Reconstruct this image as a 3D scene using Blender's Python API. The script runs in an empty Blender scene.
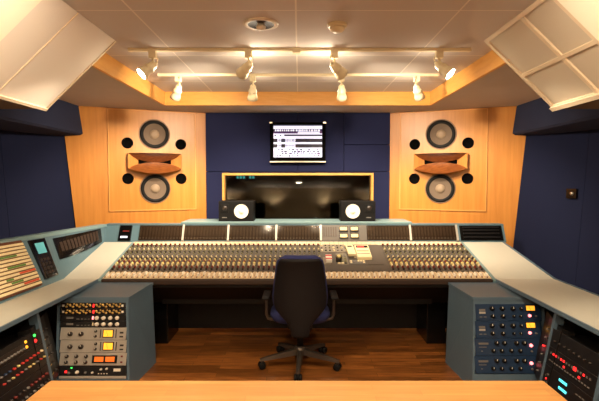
import bpy, bmesh, math, random
from mathutils import Vector, Matrix
random.seed(7)
S = bpy.context.scene
COL = S.collection
PI = math.pi
V = Vector

# ------------------------------------------------------------------ materials
def srgb(r, g, b):
    f = lambda c: (c/255/12.92) if c/255 <= .04045 else ((c/255+.055)/1.055)**2.4
    return (f(r), f(g), f(b), 1)
def mat(name, col, rough=.6, metal=0, emit=None, estr=0, spec=.5, bump=0, bscale=200, coat=0, trans=0, noise=0, nscale=8):
    m = bpy.data.materials.new(name); m.use_nodes = True
    nt = m.node_tree; b = nt.nodes['Principled BSDF']
    b.inputs['Base Color'].default_value = col
    b.inputs['Roughness'].default_value = rough
    b.inputs['Metallic'].default_value = metal
    b.inputs['Specular IOR Level'].default_value = spec
    b.inputs['Coat Weight'].default_value = coat
    b.inputs['Transmission Weight'].default_value = trans
    if emit:
        b.inputs['Emission Color'].default_value = emit; b.inputs['Emission Strength'].default_value = estr
    tc = nt.nodes.new('ShaderNodeTexCoord')
    if noise:
        n = nt.nodes.new('ShaderNodeTexNoise'); n.inputs['Scale'].default_value = nscale; n.inputs['Detail'].default_value = 4
        nt.links.new(tc.outputs['Object'], n.inputs['Vector'])
        mx = nt.nodes.new('ShaderNodeMix'); mx.data_type = 'RGBA'
        mx.inputs['A'].default_value = tuple(c*(1-noise) for c in col[:3])+(1,)
        mx.inputs['B'].default_value = tuple(min(1, c*(1+noise)) for c in col[:3])+(1,)
        nt.links.new(n.outputs['Fac'], mx.inputs['Factor']); nt.links.new(mx.outputs['Result'], b.inputs['Base Color'])
    if bump:
        n = nt.nodes.new('ShaderNodeTexNoise'); n.inputs['Scale'].default_value = bscale; n.inputs['Detail'].default_value = 3
        nt.links.new(tc.outputs['Object'], n.inputs['Vector'])
        bp = nt.nodes.new('ShaderNodeBump'); bp.inputs['Strength'].default_value = bump; bp.inputs['Distance'].default_value = .004
        nt.links.new(n.outputs['Fac'], bp.inputs['Height']); nt.links.new(bp.outputs['Normal'], b.inputs['Normal'])
    return m
def wood(name, c1, c2, scale=(3, 3, .35), rough=.45, nscale=9, planks=None, coat=0):
    m = bpy.data.materials.new(name); m.use_nodes = True
    nt = m.node_tree; N = nt.nodes; L = nt.links; b = N['Principled BSDF']
    tc = N.new('ShaderNodeTexCoord'); mp = N.new('ShaderNodeMapping'); mp.inputs['Scale'].default_value = scale
    L.new(tc.outputs['Object'], mp.inputs['Vector'])
    n = N.new('ShaderNodeTexNoise'); n.inputs['Scale'].default_value = nscale; n.inputs['Detail'].default_value = 6; n.inputs['Roughness'].default_value = .6
    L.new(mp.outputs['Vector'], n.inputs['Vector'])
    r = N.new('ShaderNodeValToRGB'); r.color_ramp.elements[0].color = c1; r.color_ramp.elements[1].color = c2
    r.color_ramp.elements[0].position = .32; r.color_ramp.elements[1].position = .68
    L.new(n.outputs['Fac'], r.inputs['Fac'])
    out = r.outputs['Color']
    if planks:
        w, h, dark, var = planks
        bt = N.new('ShaderNodeTexBrick'); bt.inputs['Scale'].default_value = 1
        bt.inputs['Brick Width'].default_value = w; bt.inputs['Row Height'].default_value = h
        bt.inputs['Mortar Size'].default_value = .0018; bt.inputs['Mortar Smooth'].default_value = .1
        bt.inputs['Color1'].default_value = (1-var, 1-var, 1-var, 1); bt.inputs['Color2'].default_value = (1+var, 1+var, 1+var, 1)
        bt.inputs['Mortar'].default_value = (dark, dark, dark, 1); bt.offset = .37
        L.new(tc.outputs['Object'], bt.inputs['Vector'])
        mx = N.new('ShaderNodeMix'); mx.data_type = 'RGBA'; mx.blend_type = 'MULTIPLY'; mx.inputs['Factor'].default_value = 1
        L.new(out, mx.inputs['A']); L.new(bt.outputs['Color'], mx.inputs['B']); out = mx.outputs['Result']
    L.new(out, b.inputs['Base Color'])
    b.inputs['Roughness'].default_value = rough; b.inputs['Coat Weight'].default_value = coat; b.inputs['Coat Roughness'].default_value = .25
    return m
def tiles(name, col, line, w, h, mortar, offx=0, offy=0, axes='XY', rough=.85):
    m = bpy.data.materials.new(name); m.use_nodes = True
    nt = m.node_tree; N = nt.nodes; L = nt.links; b = N['Principled BSDF']
    tc = N.new('ShaderNodeTexCoord'); mp = N.new('ShaderNodeMapping'); mp.inputs['Location'].default_value = (offx, offy, 0)
    L.new(tc.outputs['Object'], mp.inputs['Vector'])
    bt = N.new('ShaderNodeTexBrick'); bt.offset = 0; bt.inputs['Scale'].default_value = 1
    bt.inputs['Brick Width'].default_value = w; bt.inputs['Row Height'].default_value = h; bt.inputs['Mortar Size'].default_value = mortar
    bt.inputs['Mortar Smooth'].default_value = .3
    bt.inputs['Color1'].default_value = col; bt.inputs['Color2'].default_value = tuple(c*.93 for c in col[:3])+(1,); bt.inputs['Mortar'].default_value = line
    L.new(mp.outputs['Vector'], bt.inputs['Vector'])
    n = N.new('ShaderNodeTexNoise'); n.inputs['Scale'].default_value = 300
    L.new(tc.outputs['Object'], n.inputs['Vector'])
    mx = N.new('ShaderNodeMix'); mx.data_type = 'RGBA'; mx.blend_type = 'MULTIPLY'; mx.inputs['Factor'].default_value = .25
    L.new(bt.outputs['Color'], mx.inputs['A']); L.new(n.outputs['Color'], mx.inputs['B'])
    L.new(mx.outputs['Result'], b.inputs['Base Color']); b.inputs['Roughness'].default_value = rough
    return m

M = {}
M['wall_wood'] = wood('honey_veneer', srgb(194, 122, 46), srgb(210, 140, 60), scale=(3, 3, .18), rough=.38)
M['baffle_wood'] = wood('baffle_veneer', srgb(200, 128, 48), srgb(214, 144, 62), scale=(3, 3, .15), rough=.35)
M['groove'] = mat('pale_inlay', srgb(230, 164, 84), .5)
M['beam'] = wood('beam_wood', srgb(230, 164, 80), srgb(242, 182, 98), scale=(.6, .6, 4), rough=.35)
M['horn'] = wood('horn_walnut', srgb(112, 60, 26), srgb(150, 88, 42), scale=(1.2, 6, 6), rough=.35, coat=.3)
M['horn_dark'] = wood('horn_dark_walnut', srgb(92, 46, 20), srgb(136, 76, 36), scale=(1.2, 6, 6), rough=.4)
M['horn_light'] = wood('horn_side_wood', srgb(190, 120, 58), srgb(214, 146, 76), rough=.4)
M['table'] = wood('table_beech', srgb(178, 124, 68), srgb(196, 142, 84), scale=(.4, 5, 5), rough=.32, planks=(.45, .042, .88, .09), coat=.15)
M['floor'] = wood('floor_walnut', srgb(100, 54, 22), srgb(164, 102, 48), scale=(.5, 5, 5), rough=.3, planks=(.62, .072, .3, .42), coat=.3)
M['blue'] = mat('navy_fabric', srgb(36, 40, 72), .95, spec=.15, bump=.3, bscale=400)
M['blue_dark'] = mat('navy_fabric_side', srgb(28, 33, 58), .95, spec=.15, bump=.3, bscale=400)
M['blue_lit'] = mat('navy_fabric_bulkhead_lit', srgb(48, 54, 78), .95, spec=.15, bump=.3, bscale=400)  # paler navy: light painted into the colour of the shaded bulkhead
M['ceil'] = tiles('ceiling_cloth', srgb(222, 212, 204), srgb(250, 240, 226), .9, .9, .006, 0, .17)
M['soffit'] = mat('soffit_cloth', srgb(206, 192, 180), .9, noise=.05)
M['cloud'] = mat('cloud_cloth', srgb(238, 228, 216), .9, bump=.25, bscale=260)
M['cloud_frame'] = mat('cloud_frame', srgb(226, 208, 180), .6)
M['grille'] = mat('grille_cloth', srgb(204, 192, 172), .95, bump=.5, bscale=320)
M['cream'] = mat('cream_plaster', srgb(255, 248, 226), .8)
M['brown'] = mat('brown_board', srgb(104, 80, 58), .8)
M['teal'] = mat('teal_lacquer', srgb(88, 116, 128), .42, noise=.04)
M['teal_light'] = mat('pale_teal_lacquer', srgb(122, 150, 154), .4)
M['slate'] = mat('slate_blue_lacquer', srgb(84, 104, 120), .4, noise=.04)
M['laminate'] = mat('grey_beige_laminate', srgb(198, 194, 180), .5, noise=.03, nscale=30)
M['black'] = mat('black_plastic', srgb(13, 11, 11), .5, spec=.3)
M['blackgloss'] = mat('black_gloss', srgb(14, 13, 13), .15)
M['darkbrown'] = mat('dark_brown_metal', srgb(56, 42, 34), .6, spec=.3)
M['chair_shell'] = mat('chair_shell', srgb(18, 14, 15), .6, spec=.25, bump=.2)
M['chair_blue'] = mat('chair_navy_cloth', srgb(36, 42, 92), .9, bump=.3)
M['chair_metal'] = mat('chair_metal', srgb(98, 88, 80), .35, metal=.7)
M['panel'] = mat('console_panel', srgb(128, 118, 104), .5)
M['panel_dark'] = mat('console_panel_dark', srgb(86, 78, 70), .5)
M['meter_bar'] = mat('meter_bar', srgb(74, 60, 50), .6)
M['panel_cream'] = mat('console_cream', srgb(214, 190, 156), .5)
M['k_red'] = mat('knob_oxblood', srgb(112, 34, 28), .4)
M['k_olive'] = mat('knob_olive', srgb(120, 116, 84), .45)
M['k_cream'] = mat('knob_cream', srgb(238, 220, 176), .4)
M['k_yellow'] = mat('knob_yellow', srgb(218, 198, 128), .4)
M['k_grey'] = mat('knob_grey', srgb(112, 108, 104), .45)
M['k_dark'] = mat('knob_dark', srgb(42, 34, 30), .4)
M['k_white'] = mat('knob_white', srgb(240, 230, 214), .4)
M['k_gold'] = mat('knob_gold', srgb(206, 168, 92), .35, metal=.4)
M['k_green'] = mat('knob_green', srgb(74, 110, 60), .45)
M['silver'] = mat('silver_panel', srgb(186, 178, 168), .4, metal=.3)
M['metal'] = mat('bright_metal', srgb(200, 192, 176), .3, metal=.9)
M['bluegear'] = mat('blue_gear_panel', srgb(28, 52, 82), .4)
M['rack_black'] = mat('rack_black', srgb(22, 20, 22), .4)
M['lamp'] = mat('lamp_cream', srgb(236, 222, 186), .4)
M['white'] = mat('white_paint', srgb(238, 232, 216), .5)
M['cone_white'] = mat('white_paper_cone', srgb(250, 244, 226), .7)
M['cone_grey'] = mat('grey_paper_cone', srgb(116, 98, 82), .8)
M['cone_cap'] = mat('tan_dust_cap', srgb(160, 138, 114), .6)
M['woofer_ring'] = mat('woofer_ring', srgb(134, 108, 84), .5, metal=.3)
M['rubber'] = mat('rubber', srgb(12, 11, 11), .6, spec=.25)
M['void'] = mat('matt_black', srgb(5, 4, 4), .9, spec=.08)
M['tape_red'] = mat('red_plastic', srgb(196, 50, 40), .4)
M['strip_beige'] = mat('beige_label', srgb(232, 212, 166), .6)
M['strip_brown'] = mat('jack_strip_brown', srgb(96, 52, 28), .6)
M['strip_green'] = mat('green_label', srgb(92, 132, 62), .6)
M['strip_red'] = mat('red_label', srgb(206, 76, 44), .6)
def em(name, c, s): return mat(name, c, .5, emit=c, estr=s)
M['bulb'] = em('lit_bulb', (1, .86, .62, 1), 45)
M['fill_glow'] = em('fill_lamp_glow', (1, .8, .56, 1), 6)  # glow of the added fill downlights and uplights
M['e_amber'] = em('amber_meter', srgb(255, 176, 50), .9)
M['e_orange'] = em('orange_meter', srgb(230, 110, 36), .5)
M['e_yellow'] = em('yellow_vu', srgb(250, 224, 130), .8)
M['e_red'] = em('red_led', srgb(255, 40, 40), 1.6)
M['e_pink'] = em('pink_lamp', srgb(255, 120, 120), 3)
M['e_green'] = em('green_led', srgb(60, 255, 90), 2)
M['e_cyan'] = em('cyan_display', srgb(80, 210, 220), 1.4)
M['e_lcd'] = em('pale_cyan_lcd', srgb(90, 170, 176), .3)
M['e_screen'] = em('white_screen', srgb(226, 228, 255), .66)
M['s_dark'] = em('screen_dark', srgb(20, 16, 44), .3)
M['s_plum'] = em('screen_plum', srgb(84, 54, 100), .4)
M['s_grey'] = em('screen_grey', srgb(112, 116, 140), .6)
M['s_cyan'] = em('screen_cyan', srgb(150, 230, 230), .9)
def glass(name, tint, rough=0.02, mixf=None):
    m = bpy.data.materials.new(name); m.use_nodes = True
    nt = m.node_tree; N = nt.nodes; L = nt.links; N.remove(N['Principled BSDF'])
    out = N['Material Output']; t = N.new('ShaderNodeBsdfTransparent'); t.inputs['Color'].default_value = tint
    g = N.new('ShaderNodeBsdfGlossy'); g.inputs['Roughness'].default_value = rough
    fr = N.new('ShaderNodeFresnel'); fr.inputs['IOR'].default_value = 1.42
    mx = N.new('ShaderNodeMixShader'); L.new(fr.outputs['Fac'], mx.inputs['Fac']); L.new(t.outputs[0], mx.inputs[1]); L.new(g.outputs[0], mx.inputs[2])
    L.new(mx.outputs[0], out.inputs['Surface']); return m
M['glass'] = glass('window_glass', (.5, .52, .46, 1))
M['meter_glass'] = glass('meter_glass', (.8, .76, .7, 1), .1)
M['meter_glass'].node_tree.nodes['Fresnel'].inputs['IOR'].default_value = 1.18

# ------------------------------------------------------------------ mesh building
class MB:
    def __init__(s): s.bm = bmesh.new(); s.mi = 0
    def m(s, i): s.mi = i; return s
    def _f(s, vs):
        try: f = s.bm.faces.new(vs); f.material_index = s.mi; return f
        except ValueError: return None
    def hexa(s, p):      # 8 points: bottom ring then top ring
        v = [s.bm.verts.new(q) for q in p]
        for a in ((3, 2, 1, 0), (4, 5, 6, 7), (0, 1, 5, 4), (1, 2, 6, 5), (2, 3, 7, 6), (3, 0, 4, 7)): s._f([v[i] for i in a])
        return s
    def box(s, x0, x1, y0, y1, z0, z1, T=None):
        p = [V(q) for q in ((x0, y0, z0), (x1, y0, z0), (x1, y1, z0), (x0, y1, z0), (x0, y0, z1), (x1, y0, z1), (x1, y1, z1), (x0, y1, z1))]
        if T: p = [T @ q for q in p]
        return s.hexa(p)
    def bbox(s, x0, x1, y0, y1, z0, z1, r=.005, T=None, seg=2):   # rounded box
        b = bmesh.new(); t = MB.__new__(MB); t.bm = b; t.mi = s.mi
        t.box(x0, x1, y0, y1, z0, z1)
        bmesh.ops.recalc_face_normals(b, faces=b.faces)
        bmesh.ops.bevel(b, geom=list(b.edges), offset=r, segments=seg, affect='EDGES', profile=.5)
        s.merge(b, T); b.free(); return s
    def merge(s, b, T=None):
        mp = {}
        for v in b.verts: mp[v] = s.bm.verts.new(T @ v.co if T else v.co)
        for f in b.faces:
            g = s._f([mp[v] for v in f.verts])
            if g: g.material_index = s.mi; g.smooth = f.smooth
    def prism(s, pts, axis, a, b):   # polygon in the two other axes (order x,y,z minus axis)
        def mk(p, t):
            if axis == 0: return (t, p[0], p[1])
            if axis == 1: return (p[0], t, p[1])
            return (p[0], p[1], t)
        A = [s.bm.verts.new(mk(p, a)) for p in pts]; B = [s.bm.verts.new(mk(p, b)) for p in pts]
        s._f(A[::-1]); s._f(B); n = len(pts)
        for i in range(n): s._f([A[i], A[(i+1) % n], B[(i+1) % n], B[i]])
        return s
    def rings(s, profile, origin, axis, seg=20, smooth=True, caps=True):  # profile [(r, t)]
        o = V(origin); ax = V(axis).normalized(); u = ax.orthogonal().normalized(); w = ax.cross(u)
        R = []
        for r, t in profile:
            if r < 1e-6: R.append([s.bm.verts.new(o+ax*t)])
            else: R.append([s.bm.verts.new(o+ax*t+(u*math.cos(2*PI*i/seg)+w*math.sin(2*PI*i/seg))*r) for i in range(seg)])
        for a, b in zip(R, R[1:]):
            for i in range(seg):
                j = (i+1) % seg
                if len(a) == 1 and len(b) == 1: continue
                if len(a) == 1: f = s._f([a[0], b[i], b[j]])
                elif len(b) == 1: f = s._f([a[i], a[j], b[0]])
                else: f = s._f([a[i], a[j], b[j], b[i]])
                if f: f.smooth = smooth
        if caps:
            if len(R[0]) > 1: s._f(R[0][::-1])
            if len(R[-1]) > 1: s._f(R[-1])
        return s
    def cyl(s, a, b, r, r2=None, seg=16):
        a = V(a); b = V(b); return s.rings([(r, 0), (r if r2 is None else r2, (b-a).length)], a, b-a, seg)
    def tube(s, pts, r, seg=8, rads=None):
        pts = [V(p) for p in pts]; R = []
        up = None
        for i, p in enumerate(pts):
            d = (pts[min(i+1, len(pts)-1)]-pts[max(i-1, 0)]).normalized()
            if up is None: up = d.orthogonal().normalized()
            u = (up-d*up.dot(d)).normalized(); up = u; w = d.cross(u); rr = rads[i] if rads else r
            R.append([s.bm.verts.new(p+(u*math.cos(2*PI*k/seg)+w*math.sin(2*PI*k/seg))*rr) for k in range(seg)])
        for a, b in zip(R, R[1:]):
            for k in range(seg):
                f = s._f([a[k], a[(k+1) % seg], b[(k+1) % seg], b[k]])
                if f: f.smooth = True
        s._f(R[0][::-1]); s._f(R[-1]); return s
    def grid(s, fn, nu, nv, thick=None):
        g = [[s.bm.verts.new(fn(i/nu, j/nv)) for j in range(nv+1)] for i in range(nu+1)]
        for i in range(nu):
            for j in range(nv):
                f = s._f([g[i][j], g[i+1][j], g[i+1][j+1], g[i][j+1]])
                if f: f.smooth = True
        return s
def wloc(o):
    p = V((0, 0, 0))
    while o: p += o.location; o = o.parent
    return p
def build(name, mb, mats, parent=None, world=True, noshift=False):
    bm = mb.bm
    bmesh.ops.recalc_face_normals(bm, faces=bm.faces)
    if parent and world: bmesh.ops.translate(bm, verts=bm.verts, vec=-wloc(parent))
    me = bpy.data.meshes.new(name); bm.to_mesh(me); bm.free()
    if not isinstance(mats, (list, tuple)): mats = [mats]
    for m in mats: me.materials.append(M[m] if isinstance(m, str) else m)
    o = bpy.data.objects.new(name, me); COL.objects.link(o)
    if parent: o.parent = parent
    return o
def thing(name, label, cat, loc=(0, 0, 0), group=None, rot=(0, 0, 0)):
    o = bpy.data.objects.new(name, None); COL.objects.link(o); o.empty_display_size = .05
    o.location = loc; o.rotation_euler = rot; o['label'] = label; o['category'] = cat
    if group: o['group'] = group
    return o
def tag(o, label, cat, group=None, kind=None):
    o['label'] = label; o['category'] = cat
    if group: o['group'] = group
    if kind: o['kind'] = kind
    return o
def struct(name, mb, mats, parent=None, label=None):
    o = build(name, mb, mats, parent); 
    if parent is None: o['kind'] = 'structure'
    if label: o['label'] = label
    return o
def copy_tree(o, parent=None):
    c = o.copy(); COL.objects.link(c)
    if parent: c.parent = parent; c.matrix_parent_inverse = o.matrix_parent_inverse.copy()
    for ch in o.children: copy_tree(ch, c)
    return c
def center_origin(o):      # move a child's origin to its bounds' middle, geometry unmoved
    c = sum((V(b) for b in o.bound_box), V((0, 0, 0)))/8
    o.data.transform(Matrix.Translation(-c)); o.location = o.location+c

# ------------------------------------------------------------------ camera
CAMX = .02
cam = bpy.data.cameras.new('camera'); co = bpy.data.objects.new('camera', cam); COL.objects.link(co)
cam.sensor_width = 36; cam.lens = 36*452.5/599; cam.clip_start = .05
co.location = (CAMX, 0, 1.5); co.rotation_euler = (PI/2-math.radians(2.6), 0, 0)
S.camera = co

# ------------------------------------------------------------------ room shell
ZT, ZS = 2.43, 2.30          # tray ceiling, outer soffit
YF = 5.45                    # front (navy) wall
YB = -2.6
XW = 3.2
mb = MB().box(-XW-.1, XW+.1, YB-.1, 8.2, -.1, 0); struct('floor', mb, 'floor')
# tray ceiling
TX, TY = 1.40, 4.82
mb = MB().box(-TX-.03, TX+.03, YB-.1, TY+.03, ZT, ZT+.08); struct('ceiling', mb, 'ceil')
mb = MB(); mb.box(-XW-.1, -TX-.025, YB-.1, TY+.025, ZS, ZT+.08); mb.box(TX+.025, XW+.1, YB-.1, TY+.025, ZS, ZT+.08)
mb.box(-XW-.1, XW+.1, TY+.025, YF+.2, ZS, ZT+.08); struct('ceiling.001', mb, 'soffit')
# wooden fascia round the tray
for i, b in enumerate(((-TX-.025, -TX, 3.02, TY), (TX, TX+.025, 3.02, TY), (-TX-.025, TX+.025, TY, TY+.025))):
    mb = MB().box(b[0], b[1], b[2], b[3], ZS-.012, ZT); struct('trim_%d' % (i+1), mb, 'beam')
# front navy wall around the window
WX, WZ0, WZ1 = .875, .86, 1.555
def panelwall(mb, x0, x1, z0, z1, y=YF):
    mb.bbox(x0+.002, x1-.002, y-.03, y+.02, z0+.002, z1-.002, .006)
mb = MB()
for b in ((-1.10, -.0, 1.60, ZS), (0, .55, 1.60, ZS), (.55, 1.10, 1.60, 1.92), (.55, 1.10, 1.92, ZS), (-1.10, -WX-.02, 0, 1.60), (WX+.02, 1.10, 0, 1.60)):
    panelwall(mb, *b)
mb.box(-WX-.02, WX+.02, YF-.03, YF+.02, 0, WZ0-.04)
mb.box(-WX-.02, WX+.02, YF-.03, YF+.02, WZ1+.035, 1.60)
mb.box(-1.2, 1.2, YF+.02, YF+.1, 1.6, ZS); mb.box(-1.2, 1.2, YF+.02, YF+.1, 0, WZ0-.03); mb.box(-1.2, -WX-.02, YF+.02, YF+.1, 0, 1.6); mb.box(WX+.02, 1.2, YF+.02, YF+.1, 0, 1.6)
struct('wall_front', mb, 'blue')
# window
mb = MB()
fw = .028
mb.bbox(-WX-fw, -WX, YF-.055, YF+.1, WZ0-fw, WZ1+fw, .003); mb.bbox(WX, WX+fw, YF-.055, YF+.1, WZ0-fw, WZ1+fw, .003)
mb.bbox(-WX, WX, YF-.055, YF+.1, WZ1, WZ1+fw, .003); mb.bbox(-WX, WX, YF-.055, YF+.1, WZ0-fw, WZ0, .003)
w = struct('window_1', mb, 'beam')
mb = MB().hexa([(-WX, YF, WZ0), (WX, YF, WZ0), (WX, YF+.008, WZ0), (-WX, YF+.008, WZ0), (-WX, YF+.05, WZ1), (WX, YF+.05, WZ1), (WX, YF+.058, WZ1), (-WX, YF+.058, WZ1)])
build('window_glass', mb, 'glass', w)
# dim live room behind
mb = MB(); mb.box(-2.2, 2.2, 8.0, 8.1, 0, 2.6); mb.box(-2.3, -2.2, YF+.1, 8.1, 0, 2.6); mb.box(2.2, 2.3, YF+.1, 8.1, 0, 2.6)
mb.box(-2.3, -1.2, YF+.75, YF+.8, 0, 2.6); mb.box(1.2, 2.3, YF+.75, YF+.8, 0, 2.6)
struct('wall_live_room', mb, mat('live_room_wall', srgb(74, 70, 52), .8))
mb = MB().box(-2.3, 2.3, YF+.2, 8.1, 2.5, 2.6); struct('ceiling.002', mb, 'soffit')
# angled wooden walls left and right of the window
PO, PI_ = V((2.38, 4.93)), V((1.075, YF))       # outer, inner
def wall_frame(sg):
    o = V((sg*PO.x, PO.y, 0)); i = V((sg*PI_.x, PI_.y, 0)); d = (i-o); L = d.length; d.normalize()
    n = V((d.y, -d.x, 0)); n = n if n.y < 0 else -n
    return o, d, n, L
def FT(sg, u, z, off=0):     # frame matrix on the angled wall: local x along the wall to the room's centre axis, y outwards (into room), z up
    o, d, n, L = wall_frame(sg)
    p = o+d*(u*L)+n*off+V((0, 0, z))
    return p, d, n
for sg, nm in ((-1, 'wall_front_left'), (1, 'wall_front_right')):
    o, d, n, L = wall_frame(sg)
    mb = MB()
    poly = [(0, ZS), (L, ZS), (L, 0), (-.02, 0), (-.02, .75), (-.13, 1.985), (.0, 1.995)]
    a = [mb.bm.verts.new(o+d*p+V((0, 0, q))) for p, q in poly]; b = [mb.bm.verts.new(o+d*p-n*.05+V((0, 0, q))) for p, q in poly]
    mb._f(a); mb._f(b[::-1])
    for k in range(len(a)): mb._f([a[k], a[(k+1) % len(a)], b[(k+1) % len(a)], b[k]])
    struct(nm, mb, 'wall_wood')
    # navy side wall: leaning lower part flaring out towards the camera, and the bulkhead above
    mb = MB(); XB, XTp = (2.35, 2.48) if sg < 0 else (2.30, 2.43)
    pts = [(0, 4.97), (.30, 4.25), (.58, 3.3), (.6, YB)]
    for k in range(3):
        (a0, y0), (a1, y1) = pts[k], pts[k+1]
        g = .003
        mb.hexa([(sg*(XB+a0), y0-g, 0), (sg*(XB+a1), y1+g, 0), (sg*(XW+.1), y1+g, 0), (sg*(XW+.1), y0-g, 0),
                 (sg*(XTp+a0), y0-g, 1.98), (sg*(XTp+a1), y1+g, 1.98), (sg*(XW+.1), y1+g, 1.98), (sg*(XW+.1), y0-g, 1.98)])
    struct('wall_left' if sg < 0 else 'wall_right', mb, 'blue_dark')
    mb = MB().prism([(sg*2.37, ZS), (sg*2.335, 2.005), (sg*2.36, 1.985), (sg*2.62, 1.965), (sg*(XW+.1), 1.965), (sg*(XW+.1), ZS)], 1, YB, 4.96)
    struct('wall_left.001' if sg < 0 else 'wall_right.001', mb, 'blue_lit')
mb = MB().box(-XW-.1, XW+.1, YB-.1, YB, 0, ZT+.08); struct('wall_back', mb, mat('back_wall', srgb(220, 196, 160), .7))

# ------------------------------------------------------------------ ceiling clouds (angled acoustic soffits)
def cloud(sg, label):
    A = V((sg*1.246, 2.425)) if sg > 0 else V((-1.206, 2.425)); B = V((A.x+sg*.474, 1.975))
    r = thing('acoustic_cloud', label, 'acoustic panel', (sg*1.7, 2.6, 1.975))
    Y0, Y1, Y2 = 2.27, 3.06, 2.55
    nrm = V((-sg*(A.y-B.y), -(abs(B.x)-abs(A.x)))).normalized()      # outward (down, inwards) in XZ
    def P(t, y, off=0): p = A.lerp(B, t)+nrm*off; return V((p.x, y, p.y))
    def slab(mb, t0, t1, y0, y1, o0, o1):
        mb.hexa([P(t0, y0, o0), P(t1, y0, o0), P(t1, y1, o0), P(t0, y1, o0), P(t0, y0, o1), P(t1, y0, o1), P(t1, y1, o1), P(t0, y1, o1)])
    # underside shelf and end board
    mb = MB(); mb.box(min(B.x, sg*2.28), max(B.x, sg*2.28), 1.2, Y1, 1.975, 1.99)
    build('underside_board', mb, 'brown', r)
    mb = MB().prism([(A.x+sg*.22, 2.295), (B.x+sg*.04, 2.0), (sg*2.28, 1.99), (sg*2.28, 2.295)], 1, Y1-.03, Y1-.005)
    build('end_board', mb, 'brown', r)
    if sg < 0:
        mb = MB(); slab(mb, 0, 1, Y2+.002, Y1, -.03, .0); slab(mb, 0, 1, Y0, Y2-.002, -.03, 0)
        build('cloth_panel', mb, 'cloud', r)
        mb = MB(); slab(mb, .985, 1.015, Y0, Y1, -.03, .012); slab(mb, 0, 1, Y1-.01, Y1+.006, -.03, .006); slab(mb, 0, 1, Y2-.004, Y2+.004, -.02, .004)
        build('edge_trim', mb, 'cloud_frame', r)
    else:
        mb = MB(); slab(mb, 0, 1, Y0, Y1, -.035, -.012); build('grille_cloth', mb, 'grille', r)
        mb = MB()
        for t0, t1 in ((0, .04), (.51, .545), (.96, 1.01)): slab(mb, t0, t1, Y0, Y1, -.02, .0)
        for y0, y1 in ((Y1-.03, Y1), (2.57, 2.60), (Y0, Y0+.025)):
            slab(mb, .04, .51, y0, y1, -.02, -.0002); slab(mb, .545, .96, y0, y1, -.02, -.0002)
        slab(mb, .97, 1.015, Y0, Y1+.004, 0, .014)
        build('grille_frame', mb, 'cloud_frame', r)
    mb = MB(); slab(mb, -.0, 1.0, 1.2, Y0-.002, -.03, .002); build('plaster_panel', mb, 'cream', r)
    return r
cloud(-1, 'plain beige cloth acoustic cloud hanging slanted from the ceiling above the patchbay side')
cloud(1, 'slanted ceiling cloud with framed square grille cloths above the bare right-hand desk wing')

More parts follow.
